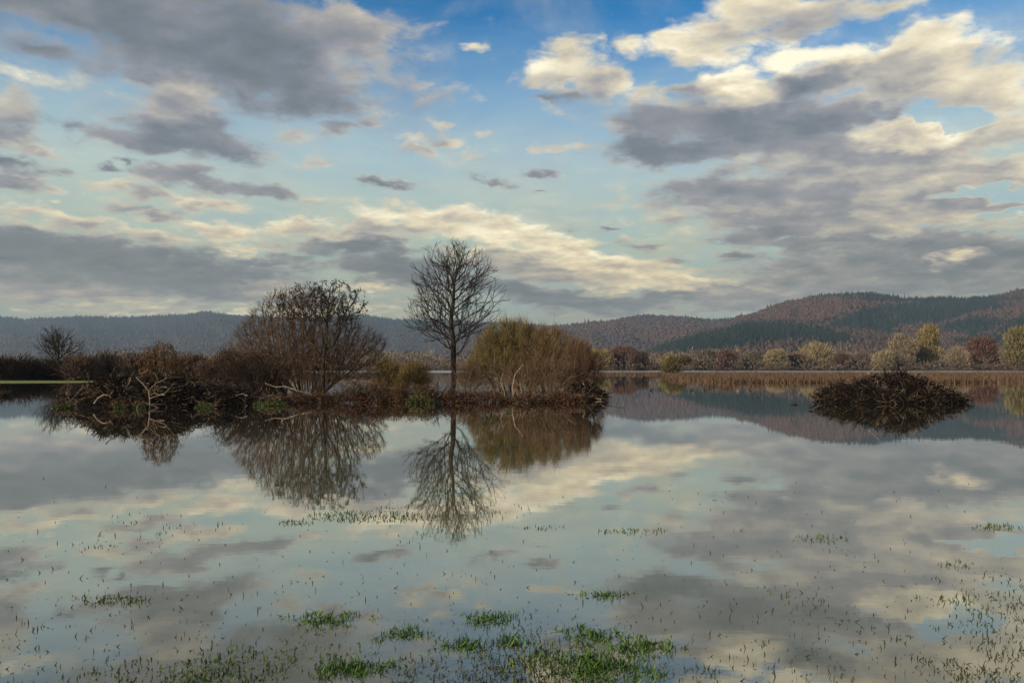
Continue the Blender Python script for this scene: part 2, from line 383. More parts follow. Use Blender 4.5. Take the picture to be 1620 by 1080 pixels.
# ------------------------------------------------------------------ ground, water
def grid_faces(nu, nv):
    i, j = np.meshgrid(np.arange(nu - 1), np.arange(nv - 1), indexing='ij'); a = (i * nv + j).ravel()
    return np.stack([a, a + nv, a + nv + 1, a + 1], 1)
def sh_noise(u, k, seed):
    r = np.random.default_rng(seed); s = 0
    for o in range(5):
        f = k * 2 ** o; s = s + np.sin(u * f + r.uniform(0, 6.28)) * 0.5 ** o * r.uniform(.6, 1)
    return s

m_bank = material('meadow_soil', [(.055, .042, .025), (.09, .07, .04), (.07, .075, .03)], 1.0, .35)
m_mud = material('mud', [(.02, .015, .01), (.04, .03, .02)], .8, 3)
gx = np.concatenate([[-12000, -6000], np.linspace(-900, 900, 61), [6000, 12000]])
gy = np.concatenate([[-200, -60, 0, 60, 120, 200, 300, 360], np.linspace(380, 440, 16), [600, 1000, 2000, 6000, 14000]])
GX, GY = np.meshgrid(gx, gy, indexing='ij')
shore = 392 + sh_noise(gx, .012, 3)[:, None] * 7
GZ = np.clip((GY - shore) / 25, -1, 1) * 0.5 + (GY > 420) * 0.15
g = mesh_obj('ground', np.stack([GX, GY, GZ], -1), grid_faces(len(gx), len(gy)), m_bank, kind='structure')

mw = bpy.data.materials.new('flood_water'); mw.use_nodes = True
t = mw.node_tree; b = t.nodes['Principled BSDF']
def tn(ty, **k):
    n = t.nodes.new(ty)
    for a_, b_ in k.items(): setattr(n, a_, b_)
    return n
geo = tn('ShaderNodeNewGeometry'); sx_ = tn('ShaderNodeSeparateXYZ'); t.links.new(geo.outputs['Position'], sx_.inputs[0])
b.inputs['IOR'].default_value = 1.36; b.inputs['Coat Weight'].default_value = 1.0; b.inputs['Coat IOR'].default_value = 1.36; b.inputs['Coat Roughness'].default_value = 0.0; b.inputs['Specular IOR Level'].default_value = 0.5
def mr(v, a_, b_, c_, d_):
    n = tn('ShaderNodeMapRange', interpolation_type='SMOOTHSTEP'); t.links.new(v, n.inputs[0])
    for i_, q in zip((1, 2, 3, 4), (a_, b_, c_, d_)): n.inputs[i_].default_value = q
    return n.outputs[0]
bn = tn('ShaderNodeTexNoise'); bn.inputs['Scale'].default_value = 1.1; bn.inputs['Detail'].default_value = 12; bn.inputs['Roughness'].default_value = .72; t.links.new(geo.outputs['Position'], bn.inputs['Vector'])
br_ = tn('ShaderNodeValToRGB'); e = br_.color_ramp.elements
e[0].position = .35; e[0].color = (.10, .108, .058, 1); e[1].position = .65; e[1].color = (.20, .19, .115, 1)
t.links.new(bn.outputs['Fac'], br_.inputs[0]); 
# shallow with the muddy meadow showing near the camera, deeper and dark farther out
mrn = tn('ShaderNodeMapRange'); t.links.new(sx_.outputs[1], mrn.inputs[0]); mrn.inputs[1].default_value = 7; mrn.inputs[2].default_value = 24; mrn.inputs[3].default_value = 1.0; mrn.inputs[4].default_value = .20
nrm = mr(sx_.outputs[1], 3.0, 7.5, .70, 1.0)          # murk colour goes darker close to the camera
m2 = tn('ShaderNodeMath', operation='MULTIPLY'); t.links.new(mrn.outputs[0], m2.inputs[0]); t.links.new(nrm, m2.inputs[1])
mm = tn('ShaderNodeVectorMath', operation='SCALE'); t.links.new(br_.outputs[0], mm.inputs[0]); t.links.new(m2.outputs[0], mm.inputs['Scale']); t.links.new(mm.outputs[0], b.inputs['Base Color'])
# wind-ruffled strip far out
up1 = mr(sx_.outputs[1], 225, 262, 0, 1)
ro = tn('ShaderNodeMath', operation='MULTIPLY_ADD'); t.links.new(up1, ro.inputs[0]); ro.inputs[1].default_value = .30
pn = tn('ShaderNodeTexNoise'); pn.inputs['Scale'].default_value = .09; pn.inputs['Detail'].default_value = 4; t.links.new(geo.outputs['Position'], pn.inputs['Vector'])
t.links.new(mr(pn.outputs['Fac'], .42, .68, 0.0, .035), ro.inputs[2])
t.links.new(ro.outputs[0], b.inputs['Roughness'])
mpn = tn('ShaderNodeMapping'); mpn.inputs[3].default_value = (1, 2.2, 1); t.links.new(geo.outputs['Position'], mpn.inputs[0])
wn = tn('ShaderNodeTexNoise'); wn.inputs['Scale'].default_value = 1.6; wn.inputs['Detail'].default_value = 4; t.links.new(mpn.outputs[0], wn.inputs['Vector'])
wb = tn('ShaderNodeBump'); wb.inputs['Strength'].default_value = .0022; wb.inputs['Distance'].default_value = .25
t.links.new(wn.outputs['Fac'], wb.inputs['Height']); t.links.new(wb.outputs[0], b.inputs['Normal']); t.links.new(wb.outputs[0], b.inputs['Coat Normal']); t.links.new(ro.outputs[0], b.inputs['Coat Roughness'])
wx = [-9000, -900, -100, 0, 100, 900, 9000]; wy = [-150, -20, 0, 20, 60, 120, 240, 420]
WX, WY = np.meshgrid(wx, wy, indexing='ij')
mesh_obj('water', np.stack([WX, WY, WX * 0.0], -1), grid_faces(len(wx), len(wy)), mw, kind='structure')

# green meadow strip on the left, low islet under the thickets
m_green = material('short_grass', [(.10, .12, .03), (.16, .17, .045), (.12, .15, .03)], 1.0, 1.2)
def bank(name, x0, x1, y0, y1, h, mat, nx=60, ny=16, seed=0, edge=.35):
    u = np.linspace(0, 1, nx); v = np.linspace(0, 1, ny); U, Vv = np.meshgrid(u, v, indexing='ij')
    e0 = sh_noise(u, 14, seed) * edge; e1 = sh_noise(u, 11, seed + 1) * edge
    pin = np.sin(np.clip(u, 0, 1) * pi)[:, None] ** .35
    yc = (y0 + y1) / 2; Yv = yc + ((y0 - yc) + (y1 - y0) * Vv) * (.25 + .75 * pin) + (e0[:, None] * (1 - Vv) + e1[:, None] * Vv)
    Zv = h * np.minimum(1, np.sin(Vv * pi) * 1.6) * pin ** 1.5 - .08
    return mesh_obj(name, np.stack([x0 + (x1 - x0) * U, Yv, Zv], -1), grid_faces(nx, ny), mat, None, True, 'structure')
bank('meadow_bank', X(-900, 88), X(300, 88), 75, 100, .14, m_green, seed=4, edge=.8)
bank('islet_ground', X(95, 33), X(392, 33), 31.8, 35.5, .13, m_mud, seed=7, edge=.25)
bank('islet_ground', X(380, 35), X(720, 35), 35.5, 48, .13, m_mud, seed=8, edge=.3)
bank('islet_ground', X(690, 38), X(955, 38), 40, 57, .13, m_mud, seed=9, edge=.3)
bank('islet_ground', X(1290, 37), X(1525, 37), 35.2, 39.5, .15, m_mud, seed=10, edge=.2)

# ------------------------------------------------------------------ hills and their woods
hill_m = material('forest_floor', [(.05, .036, .03), (.08, .055, .042)], 1, .01)
m_con = material('conifer_needles', [(.012, .024, .026), (.018, .034, .034), (.026, .046, .040)], 1, .01, True)
m_red = material('russet_crowns', [(.060, .040, .034), (.078, .050, .042), (.098, .061, .050)], 1, .01, True)
m_brn = material('bare_grey_brown_crowns', [(.044, .034, .034), (.062, .047, .044), (.082, .062, .054)], 1, .01, True)

def ridge(name, prof, Yb, Yc, Yd, seed, n=260):
    pu = np.array([(p[0] - CX) / F for p in prof]); pz = np.array([Z(p[1], Yc) for p in prof])
    u = np.linspace(pu[0], pu[-1], n); H = np.interp(u, pu, pz) + sh_noise(u, 60, seed) * (Yc * .0007)
    tt = np.concatenate([np.linspace(0, 1, 18), 1 + np.linspace(0, 1, 6)[1:]])
    def hf(uu, t_):
        Hh = np.interp(uu, u, H)
        s = np.where(t_ < 1, np.clip(t_, 0, 1) ** .85 * (1.1 - .1 * np.clip(t_, 0, 1)), 1 - .5 * (t_ - 1) ** 1.5)
        gul = (sh_noise(uu, 35, seed + 1) * .05 + sh_noise(uu * 1.0 + t_ * .05, 90, seed + 2) * .025) * np.sin(np.clip(t_, 0, 1) * pi)
        return Hh * (s + gul)
    def yf(t_): return np.where(t_ < 1, Yb + (Yc - Yb) * t_, Yc + (Yd - Yc) * (t_ - 1))
    U, T = np.meshgrid(u, tt, indexing='ij'); Yv = yf(T); Zv = hf(U, T)
    mesh_obj(name, np.stack([U * Yv, Yv, Zv], -1), grid_faces(n, len(tt)), hill_m, None, True, 'structure')
    return hf, yf, (u[0], u[-1])

def trees_mesh(Pb, h, w, kind, r):
    n = len(Pb)
    if kind == 'con':
        a = r.uniform(0, 6.28, (n, 1)) + np.arange(5)[None] * 2 * pi / 5
        ring = np.stack([np.cos(a) * w[:, None] * .5, np.sin(a) * w[:, None] * .5, np.zeros_like(a)], -1) + Pb[:, None]
        top = (Pb + np.stack([np.zeros(n), np.zeros(n), h], 1))[:, None]
        V = np.concatenate([ring, top], 1).reshape(-1, 3); b_ = np.arange(n)[:, None] * 6
        Fc = np.concatenate([b_ + [i, (i + 1) % 5, 5] for i in range(5)])
    else:
        a = r.uniform(0, 6.28, (n, 1)) + np.arange(5)[None] * 2 * pi / 5
        j = r.uniform(.7, 1.25, (n, 5))
        ring = np.stack([np.cos(a) * w[:, None] * .5 * j, np.sin(a) * w[:, None] * .5 * j, h[:, None] * r.uniform(.4, .7, (n, 5))], -1) + Pb[:, None]
        top = (Pb + np.stack([r.normal(size=n) * w * .1, r.normal(size=n) * w * .1, h], 1))[:, None]
        bot = Pb[:, None]
        V = np.concatenate([ring, top, bot], 1).reshape(-1, 3); b_ = np.arange(n)[:, None] * 7
        Fc = np.concatenate([b_ + [i, (i + 1) % 5, 5] for i in range(5)] + [b_ + [(i + 1) % 5, i, 6] for i in range(5)])
    return V, Fc

def in_blobs(px, py, bl, r):
    s = np.zeros(len(px))
    for (cx, cy, rx, ry, an) in bl:
        c, sn = math.cos(R(an)), math.sin(R(an)); X_, Y_ = px - cx, py - cy
        a = (X_ * c + Y_ * sn) / rx; b_ = (-X_ * sn + Y_ * c) / ry; s = np.maximum(s, 1.25 - np.sqrt(a * a + b_ * b_))
    return s + r.normal(size=len(px)) * .12 + np.sin(px * .13 + py * .3) * .08 > .25

def forest(name, hf, yf, ur, n, hmean, wmean, seed, conb, redb, con_share=.03):
    r = np.random.default_rng(seed)
    uu = r.uniform(max(ur[0], -.85), min(ur[1], .85), n); tt = r.uniform(0, 1.08, n)
    yy = yf(tt); zz_ = hf(uu, tt); px = uu * F + CX; py = HZ - (zz_ - CH) / yy * F
    con = in_blobs(px, py, conb, r) if conb else np.zeros(n, bool)
    con = con | (r.uniform(size=n) < con_share)
    red = in_blobs(px, py, redb, r) & ~con if redb else np.zeros(n, bool)
    Pb = np.stack([uu * yy, yy, zz_ - 1], 1)
    for kind, mask, mat, sc in (('conifer_wood', con, m_con, 1.2), ('russet_wood', red, m_red, 1.0), ('bare_wood', ~con & ~red, m_brn, 1.0)):
        if not mask.any(): continue
        h = hmean * sc * np.exp(r.normal(size=mask.sum()) * .28) * .95; w = wmean * np.exp(r.normal(size=mask.sum()) * .32)
        V, Fc = trees_mesh(Pb[mask], h, w * (.75 if kind == 'conifer_wood' else 1), 'con' if kind == 'conifer_wood' else 'dec', r)
        o = mesh_obj(kind, V, Fc, mat, None, False, 'stuff')
        o['label'] = {'conifer_wood': 'dark conifer wood on the ', 'russet_wood': 'russet autumn wood on the ', 'bare_wood': 'bare brown wood on the '}[kind] + name
        o['category'] = 'forest'

P_far = [(-500, 510), (-200, 498), (-60, 500), (0, 503), (40, 507), (80, 504), (130, 502), (180, 505), (230, 501), (290, 500), (325, 495), (370, 500), (430, 505), (500, 504), (560, 500), (620, 506),
         (700, 508), (780, 512), (860, 517), (910, 520), (1000, 530), (1200, 540), (1700, 545)]
P_mid = [(700, 545), (800, 528), (880, 517), (920, 514), (960, 511), (990, 504), (1020, 500), (1045, 502), (1090, 505), (1130, 507), (1160, 506), (1220, 503), (1300, 505), (1500, 520), (1800, 540)]
P_right = [(1080, 560), (1130, 525), (1160, 508), (1185, 501), (1215, 491), (1250, 480), (1290, 472), (1330, 468), (1380, 468), (1430, 475), (1480, 474), (1530, 476), (1575, 472), (1600, 465), (1625, 460), (1700, 450), (1900, 455), (2200, 480)]
P_foot = [(1010, 572), (1025, 560), (1050, 550), (1080, 541), (1120, 531), (1165, 521), (1210, 514), (1260, 514), (1300, 518), (1340, 524), (1400, 532), (1450, 538), (1520, 543), (1565, 530), (1600, 512), (1640, 498), (1750, 490), (2000, 500)]
def crest(label, hf, yf, ur, n, hm, seed):
    r = np.random.default_rng(seed); uu = r.uniform(max(ur[0], -.85), min(ur[1], .85), n); uu = uu[np.sin(uu * 40 + seed) + np.sin(uu * 97) + r.normal(size=n) * .6 > -.6]
    tt = r.uniform(.95, 1.02, len(uu)); yy = yf(tt); z_ = hf(uu, tt); h = hm * r.uniform(.5, 1.6, len(uu)) ** 1.3
    V, Fc = trees_mesh(np.stack([uu * yy, yy, z_ - 1], 1), h, h * .42, 'con', r)
    tag(mesh_obj('conifer_crest', V, Fc, m_con, None, False, 'stuff'), label, 'forest')
hf, yf, ur = ridge('far_hills', P_far, 3000, 4600, 5600, 11)
forest('far blue ridge', hf, yf, ur, 42000, 12, 10, 21, [(100, 510, 400, 10, 0), (560, 510, 300, 9, 0), (300, 520, 330, 14, 0)], [], .38)
crest('pointed conifers along the crest of the far blue ridge', hf, yf, ur, 1500, 14, 51)
hf, yf, ur = ridge('middle_hills', P_mid, 2000, 3000, 3600, 12)
forest('low middle ridge', hf, yf, ur, 30000, 9, 7.5, 22, [(1150, 507, 60, 3, 0)], [(1080, 530, 180, 14, 5)])
crest('pointed conifers along the crest of the low middle ridge', hf, yf, ur, 700, 9.5, 52)
hf, yf, ur = ridge('right_hills', P_right, 1500, 2300, 3000, 13)
forest('high right hill', hf, yf, ur, 46000, 9, 6.6, 23,
       [(1440, 500, 110, 18, -4), (1520, 485, 75, 13, 0), (1370, 515, 60, 12, 0), (1330, 470, 70, 3, 0), (1480, 476, 140, 5, 0), (1240, 520, 80, 10, 0), (1550, 520, 60, 14, 0), (1330, 530, 90, 10, 0)],
       [(1290, 495, 120, 22, -5), (1560, 500, 90, 14, -10), (1420, 470, 60, 5, 0), (1400, 530, 80, 12, 0), (1480, 540, 80, 14, 0)])
crest('pointed conifers along the crest of the high right hill', hf, yf, ur, 900, 9.5, 53)
hf, yf, ur = ridge('foothills', P_foot, 1000, 1500, 1900, 14)
forest('foothill', hf, yf, ur, 24000, 8, 5.2, 24,
       [(1130, 545, 100, 18, -8), (1220, 530, 80, 16, 0), (1300, 535, 60, 12, 10), (1640, 530, 60, 30, 0), (1560, 545, 50, 10, 0)],
       [(1400, 550, 90, 12, 0), (1500, 552, 80, 8, 0)])

# ------------------------------------------------------------------ leafy / twiggy crowns of the far shore
m_bark_far = material('bark_far', [(.05, .04, .032), (.08, .065, .05)], 1, .8)
FC = {'gold': [(.12, .092, .04), (.20, .155, .062), (.27, .21, .09)], 'olive': [(.08, .068, .03), (.14, .118, .05), (.20, .165, .075)],
      'tan': [(.13, .10, .07), (.20, .155, .10), (.26, .20, .13)], 'palegold': [(.15, .12, .07), (.22, .18, .10), (.29, .24, .14)],
      'red': [(.065, .034, .028), (.11, .058, .045), (.15, .08, .06)], 'brown': [(.045, .028, .020), (.085, .054, .037), (.14, .092, .064)],
      'grey': [(.07, .055, .045), (.11, .088, .07), (.15, .12, .095)], 'dark': [(.010, .006, .005), (.022, .014, .010), (.045, .028, .018)],
      'ochre': [(.07, .048, .02), (.12, .085, .03), (.17, .125, .045)]}
FM = {k: material('crown_' + k, v, .95, 1.0, True) for k, v in FC.items()}

def crown_tree(name, label, cat, x, y, h, w, col, group, seed, n=1500, ls=None, z0=.1, stem=True, low=0.12, bl=1.0):
    r = np.random.default_rng(seed); t_ = thing(name, label, cat, (x, y, z0), group)
    k = max(5, int(7 * w / h)); cs = []
    for i in range(k):
        a = r.uniform(-1, 1); q = r.uniform(low, .80); rr = w * .30 * r.uniform(.7, 1.15)
        lim = math.sqrt(max(0.05, 1 - ((q - .42) / .62) ** 2)); cs.append((a * (w / 2 - rr * .8) * lim, r.uniform(-1, 1) * (w / 2 - rr * .8) * lim, q * h, rr))
    cs.append((0, 0, h * .72, w * .27)); cs.append((0, 0, h * .4, w * .36))
    PP = []; DD = []
    for (a, b_, c_, rr) in cs:
        p = ellipsoid(n // len(cs), (a, b_, c_), (rr, rr, min(rr * 1.15, h - c_ if h - c_ > rr * .6 else rr * .7)), int(r.integers(1e6)), power=.6)
        PP.append(p); DD.append(p - np.array([0, 0, h * .1]))
    PP = np.concatenate(PP); DD = np.concatenate(DD); PP[:, 2] = np.abs(PP[:, 2])
    ls = ls or w * .042
    DD /= np.linalg.norm(DD, axis=1, keepdims=True); D = DD + r.normal(size=DD.shape) * .45 + np.array([0, 0, .5])
    V, Fc = blades(PP, D, r.uniform(.6, 1.5, len(PP)) * ls * 2.0, ls * .42 * bl, .15, seed)
    mesh_obj('crown', V, Fc, FM[col], t_, kind='stuff')
    if stem:
        tb = Tubes(); 
        for i in range(4):
            tip = np.array([r.uniform(-.3, .3) * w, r.uniform(-.3, .3) * w, h * r.uniform(.55, .85)]); mid = tip * [.35, .35, .45]
            tb.add(np.array([[0, 0, -.3], mid, tip]), [h * .022, h * .014, h * .004], 5)
        tb.build('trunk', m_bark_far, t_)
    return t_

# far shore right and centre, ~400 m off:  px, top y, width px, colour, name, label
far = [
 (1608,518,66,'olive','willow_tree','large olive willow at the right end of the far shore'),
 (1551,534,56,'red','leafless_tree','reddish brown bushy tree beside the large olive willow'),
 (1514,548,38,'tan','leafless_tree','small pinkish tan tree right of the tallest golden willow'),
 (1468,514,54,'gold','willow_tree','tallest golden willow on the far shore, right of the stick mound'),
 (1424,527,50,'tan','willow_tree','pale tan willow left of the tallest golden willow'),
 (1396,556,40,'palegold','shrub','low straw-coloured bush at the foot of the pale tan willow'),
 (1363,558,40,'grey','leafless_tree','small grey-brown bare tree behind the top of the stick mound'),
 (1332,560,34,'brown','leafless_tree','low brown tree just right of the broad pale golden willow'),
 (1293,543,54,'palegold','willow_tree','broad pale golden willow left of the stick mound'),
 (1260,562,34,'brown','shrub','low brown bush between the two pale golden willows'),
 (1227,554,38,'palegold','willow_tree','small round pale willow, leftmost of the golden ones on the right shore'),
 (1192,556,38,'grey','leafless_tree','grey bare tree left of the small round pale willow'),
 (1150,554,34,'red','leafless_tree','small reddish tree below the dark conifer slope'),
 (1118,558,44,'grey','leafless_tree','wide grey-brown bare tree right of the lone golden bush'),
 (1082,564,36,'brown','shrub','low brown bush behind the lone golden bush'),
 (1012,556,38,'brown','leafless_tree','brown tree right of the russet tree on the centre shore'),
 (982,549,46,'red','leafless_tree','russet round tree on the centre shore right of the willow islet'),
 (948,556,50,'gold','willow_tree','tan golden willow on the far shore showing past the end of the islet'),
 (905,556,50,'tan','willow_tree','tan willow mostly hidden behind the brown end of the islet thicket'),
 (360,556,44,'brown','leafless_tree','brown round tree on far shore left of the large leafless thicket'),
]
for i, (px, ty, wp, col, nm, lb) in enumerate(far):
    D = 404 + (i * 37 % 23); 
    crown_tree(nm, lb, 'tree' if 'tree' in nm else 'bush', X(px, D), D, Z(ty, D), wp / F * D * 1.05, col, 'trees along the far shore', 100 + i, n=6500)
# undergrowth along the whole far shore
def scrub(name, label, x0, x1, y0, y1, hm, n, col, seed, ls=.9, ww=.3, low=0):
    r = np.random.default_rng(seed); x = r.uniform(x0, x1, n); y = r.uniform(y0, y1, n)
    hh = hm * (1 + .45 * sh_noise(x, 2 * pi / (x1 - x0) * 9, seed) + .3 * sh_noise(x, 2 * pi / (x1 - x0) * 31, seed + 1))
    z = r.uniform(0, 1, n) ** .8 * np.clip(hh, hm * .25, None) + low
    P_ = np.stack([x, y, z], 1); D_ = r.normal(size=(n, 3)) * .5 + [0, 0, .8]
    V, Fc = blades(P_, D_, r.uniform(.5, 1.4, n) * ls, ls * ww, .15, seed)
    return tag(mesh_obj(name, V, Fc, FM[col], None, False, 'stuff'), label, 'undergrowth')
scrub('undergrowth', 'grey-brown bare scrub along the far shore', -330, 420, 398, 460, 5.2, 46000, 'grey', 31, 1.3)
scrub('undergrowth', 'rusty brown scrub along the far shore', -330, 420, 396, 440, 2.0, 14000, 'brown', 32, 1.2)
scrub('undergrowth', 'taller brown bare wood behind the far shore', -250, 420, 460, 600, 9.0, 40000, 'grey', 33, 1.9)
scrub('undergrowth', 'pale tan treetops rising out of the far scrub', -330, 420, 430, 500, 7.0, 20000, 'tan', 34, 1.5)
# flooded tawny reed meadow
m_reed = material('tawny_reeds', [(.055, .034, .022), (.092, .058, .037), (.14, .092, .060)], 1, .3, True)
def reeds(n, pts, seed, label, hm=.55):
    r = np.random.default_rng(seed); y = 1 / r.uniform(1 / 215, 1 / 82, n * 2); px = r.uniform(940, 1900, n * 2)
    py = HZ + CH / y * F; edge = np.interp(px, [p[0] for p in pts], [p[1] for p in pts]) + np.sin(px * .05) * 1.2 + np.sin(px * .021 + 1) * 1.6 + np.sin(px * .17) * .8
    k = (py < edge + r.normal(size=len(py)) * 1.4) & (np.sin(px * .03 + y * .09) + np.sin(px * .011 - y * .05) + r.normal(size=len(py)) * .7 > -1.1); px, y = px[k][:n], y[k][:n]
    P_ = np.stack([X(px, y), y, np.full(len(y), -.02)], 1); D_ = r.normal(size=(len(y), 3)) * .2 + [0, 0, 1]
    V, Fc = blades(P_, D_, r.uniform(.4, 1.3, len(y)) * hm, .05 + y * .0004, .25, seed)
    return tag(mesh_obj('reeds', V, Fc, m_reed, None, False, 'stuff'), label, 'reeds')
reeds(46000, [(940, 584), (1040, 587), (1060, 602), (1200, 606), (1420, 608), (1620, 604), (1900, 604)], 41, 'tawny flooded reeds across the right of the lake')
r_ = np.random.default_rng(44); n = 5000; y = r_.uniform(175, 215, n); px = r_.uniform(900, 1060, n)
V, Fc = blades(np.stack([X(px, y), y, 0 * y], 1), r_.normal(size=(n, 3)) * .2 + [0, 0, 1], r_.uniform(.2, .6, n), .1, .2, 44)
tag(mesh_obj('reeds', V, Fc, m_reed, None, False, 'stuff'), 'thin strip of drowned reeds right of the willow islet', 'reeds')
crown_tree('willow_bush', 'lone golden green bush standing in the flooded reeds', 'bush', X(1066, 190), 190, Z(563, 190), 52 / F * 190, 'olive', None, 151, n=5000, z0=0)

# ------------------------------------------------------------------ left hedge beyond the meadow strip
hedge = [(8,573,80,'dark','dark hedge bush at the left edge behind the green meadow strip'),(50,576,64,'dark','dark hedge bush just left of the bare hedgerow tree'),
 (92,579,60,'dark','dark hedge bush at the foot of the bare hedgerow tree'),(128,570,60,'brown','brown hedge bush just right of the bare hedgerow tree'),
 (170,566,66,'brown','brown hedge bush behind the left end of the root pile'),(215,568,64,'brown','brown bush behind the middle of the root pile'),
 (300,568,66,'brown','brown bush right of the round russet shrub'),(345,572,60,'brown','brown bush beside the arching dark thicket')]
for i, (px, ty, wp, col, lb) in enumerate(hedge):
    D = 104 + (i * 5 % 7); crown_tree('hedge_bush', lb, 'bush', X(px, D), D, Z(ty, D), wp / F * D * 1.15, col, 'hedge bushes behind the left meadow', 200 + i, n=4200, ls=.35, z0=0, low=.05, bl=.6)
for i, (px, ty, wp) in enumerate([(-70, 566, 90), (-150, 560, 100)]):
    D = 108; crown_tree('hedge_bush', ['dark hedge bush past the left end of the meadow strip', 'farthest left dark hedge bush, wider than its neighbour'][i], 'bush', X(px, D), D, Z(ty, D), wp / F * D * 1.15, 'dark', 'hedge bushes behind the left meadow', 230 + i, n=2500, ls=.35, z0=0, bl=.6)

bark = material('dark_bark', [(.014, .010, .007), (.030, .022, .015), (.060, .045, .032)], .9, 5, bump=.3)
brown_bark = material('brown_bark', [(.022, .014, .009), (.050, .033, .021), (.095, .066, .043)], .9, 4)
twigm = material('twig_bark', [(.014, .009, .006), (.038, .025, .016)], .9, 3, True)
bark_pale = material('weathered_wood', [(.09, .062, .042), (.20, .145, .105), (.34, .27, .20)], .85, 7, bump=.3)
twig_brown = material('brown_twigs', [(.055, .032, .019), (.105, .064, .038), (.17, .11, .066)], .9, 3, True)
twig_gold = material('golden_twigs', [(.070, .055, .022), (.125, .096, .036), (.20, .152, .056)], .9, 2, True)
twig_tan = material('tan_twigs', [(.075, .050, .024), (.145, .098, .048), (.23, .16, .08)], .9, 2, True)

# bare hedgerow tree
D = 106; h = Z(510, D)
rl = np.random.default_rng(62); st = [(5 + i // 2, (math.cos(i * 2.4) * .95, math.sin(i * 2.4) * .95, .55 + .10 * i), 5.6 - .12 * i) for i in range(16)] + [(13, (0, 0, 1), 3.6)]
inh = lambda q: (q[0] / 3.2) ** 2 + (q[1] / 3.0) ** 2 + ((q[2] - 4.0) / (h - 4.2)) ** 2 < 1.1 and q[2] < h
PRE = ramify([(0, 0, .3 * i) for i in range(14)], list(range(-1, 13)), st, inh, 63, step=.28, up=.02, wob=.08)
bare_tree('bare_tree', 'small bare tree rising from the dark hedge at far left', 'tree', (X(92, D), D, 0), None, None, None, 0, 0, 0, 0, .016, .17, (bark, twigm), twigs=1, tl=.5, tw=.03, seed=61, pre=PRE)

# ------------------------------------------------------------------ tall bare tree
D = 55; h = Z(380, D)
def egg(n, cx, cz, rx, zb, zt, seed, power=.42):
    p = ellipsoid(n, (0, 0, 0), (1, 1, 1), seed, power=power)
    z = np.where(p[:, 2] > 0, cz + p[:, 2] * (zt - cz), cz + p[:, 2] * (cz - zb))
    return np.stack([cx + p[:, 0] * rx, p[:, 1] * rx, z], 1)
s = D / F
A = np.concatenate([egg(2000, 5 * s, Z(470, D), 80 * s, Z(560, D), h - .1, 71, .5), egg(350, -30 * s, Z(505, D), 50 * s, Z(545, D), Z(470, D), 72), egg(260, 45 * s, Z(490, D), 45 * s, Z(550, D), Z(450, D), 74)])
def env(z): return 3.5 * np.sqrt(np.clip(1 - ((z - 6.0) / (4.55 if z > 6.0 else 3.3)) ** 2, 0.02, 1))
tz = np.linspace(-.1, 8.6, 38); trx = .10 * np.sin(tz * .9) + .04 * np.sin(tz * 2.3) + .012 * np.maximum(tz - 3, 0) ** 1.5
tr0 = [(trx[i], .06 * math.sin(tz[i] * 1.3), tz[i]) for i in range(38)]; trp = list(range(-1, 37))
rl = np.random.default_rng(77); NL = 25; st = []
def inside(q):
    a_ = math.atan2(q[1], q[0]); k = 1 + .10 * math.sin(a_ * 3 + q[2] * 1.1) + .07 * math.sin(a_ * 7 + q[2] * 2.3)
    return q[2] < h + .05 and math.hypot(q[0] - .12, q[1]) < env(min(max(q[2], 2.75), 10.5)) * k
for i in range(NL):
    f = i / (NL - 1); k0 = int(11 + 24 * f); a_ = i * 2.4 + rl.uniform(-.5, .5); th = (1.20 - .30 * f) * rl.uniform(.85, 1.1)
    st.append((k0, (math.cos(a_) * math.sin(th), math.sin(a_) * math.sin(th), math.cos(th)), (6.4 - 2.3 * f) * rl.uniform(.85, 1.15)))
st.append((37, (0.05, 0, 1), 1.9)); st.append((31, (.9, .1, 1), 3.0)); st.append((29, (-.95, -.1, 1), 3.2)); st.append((12, (-1, .1, .55), 4.6)); st.append((15, (-1, -.3, .8), 4.6)); st.append((9, (-.9, .2, .3), 2.6)); st.append((10, (.9, -.2, .6), 2.6))
PRE = ramify(tr0, trp, st, inside, 78, step=.17, up=.022, wob=.075, ang=(.5, .9), every=3, ratio=.56)
bare_tree('tall_bare_tree', 'tallest bare tree with a straight trunk and egg-shaped crown on the islet', 'tree', (X(716, D), D, 0), tr0, trp, None, 0, 0, 0, 0, .0115, .19,
          (bark, twigm), twigs=1, tl=.26, tw=.018, seed=73, limb_r=.032, trop=(0, 0, .35), twig_up=.9, n=2.35, max_limbs=26, pre=PRE)

# ------------------------------------------------------------------ large leafless thicket (left)
def shrub_roots(k, rad, seed, lean=.5, first=.5):
    r = np.random.default_rng(seed); P_ = []; par = []
    for i in range(k):
        a = r.uniform(0, 2 * pi); q = math.sqrt(r.uniform(0, 1)) * rad; b_ = np.array([math.cos(a) * q, math.sin(a) * q, -.1])
        P_.append(b_); par.append(-1); P_.append(b_ + [math.cos(a) * lean * first, math.sin(a) * lean * first, first]); par.append(len(P_) - 2)
    return P_, par
D = 49; s = D / F
def dome(n, cx, w, zt, seed, D, dep=.8, zb=.7, power=.4):
    p = ellipsoid(n, (0, 0, 0), (1, 1, 1), seed, zmin=-.25, power=power)
    return np.stack([cx + p[:, 0] * w, p[:, 1] * w * dep, zb + np.maximum(p[:, 2] + .25, 0) / 1.25 * (zt - zb)], 1)
A = np.concatenate([dome(7000, X(476, D) - X(485, D), 108 * s, Z(452, D), 81, D, power=.5), dome(1100, X(558, D) - X(485, D), 54 * s, Z(505, D), 82, D), ellipsoid(300, (X(590, D) - X(485, D), 0, Z(548, D)), (22 * s, 30 * s, 20 * s), 88), dome(800, X(400, D) - X(485, D), 48 * s, Z(505, D), 83, D)])
P0, par0 = shrub_roots(40, 1.25, 84, 1.1, .7)
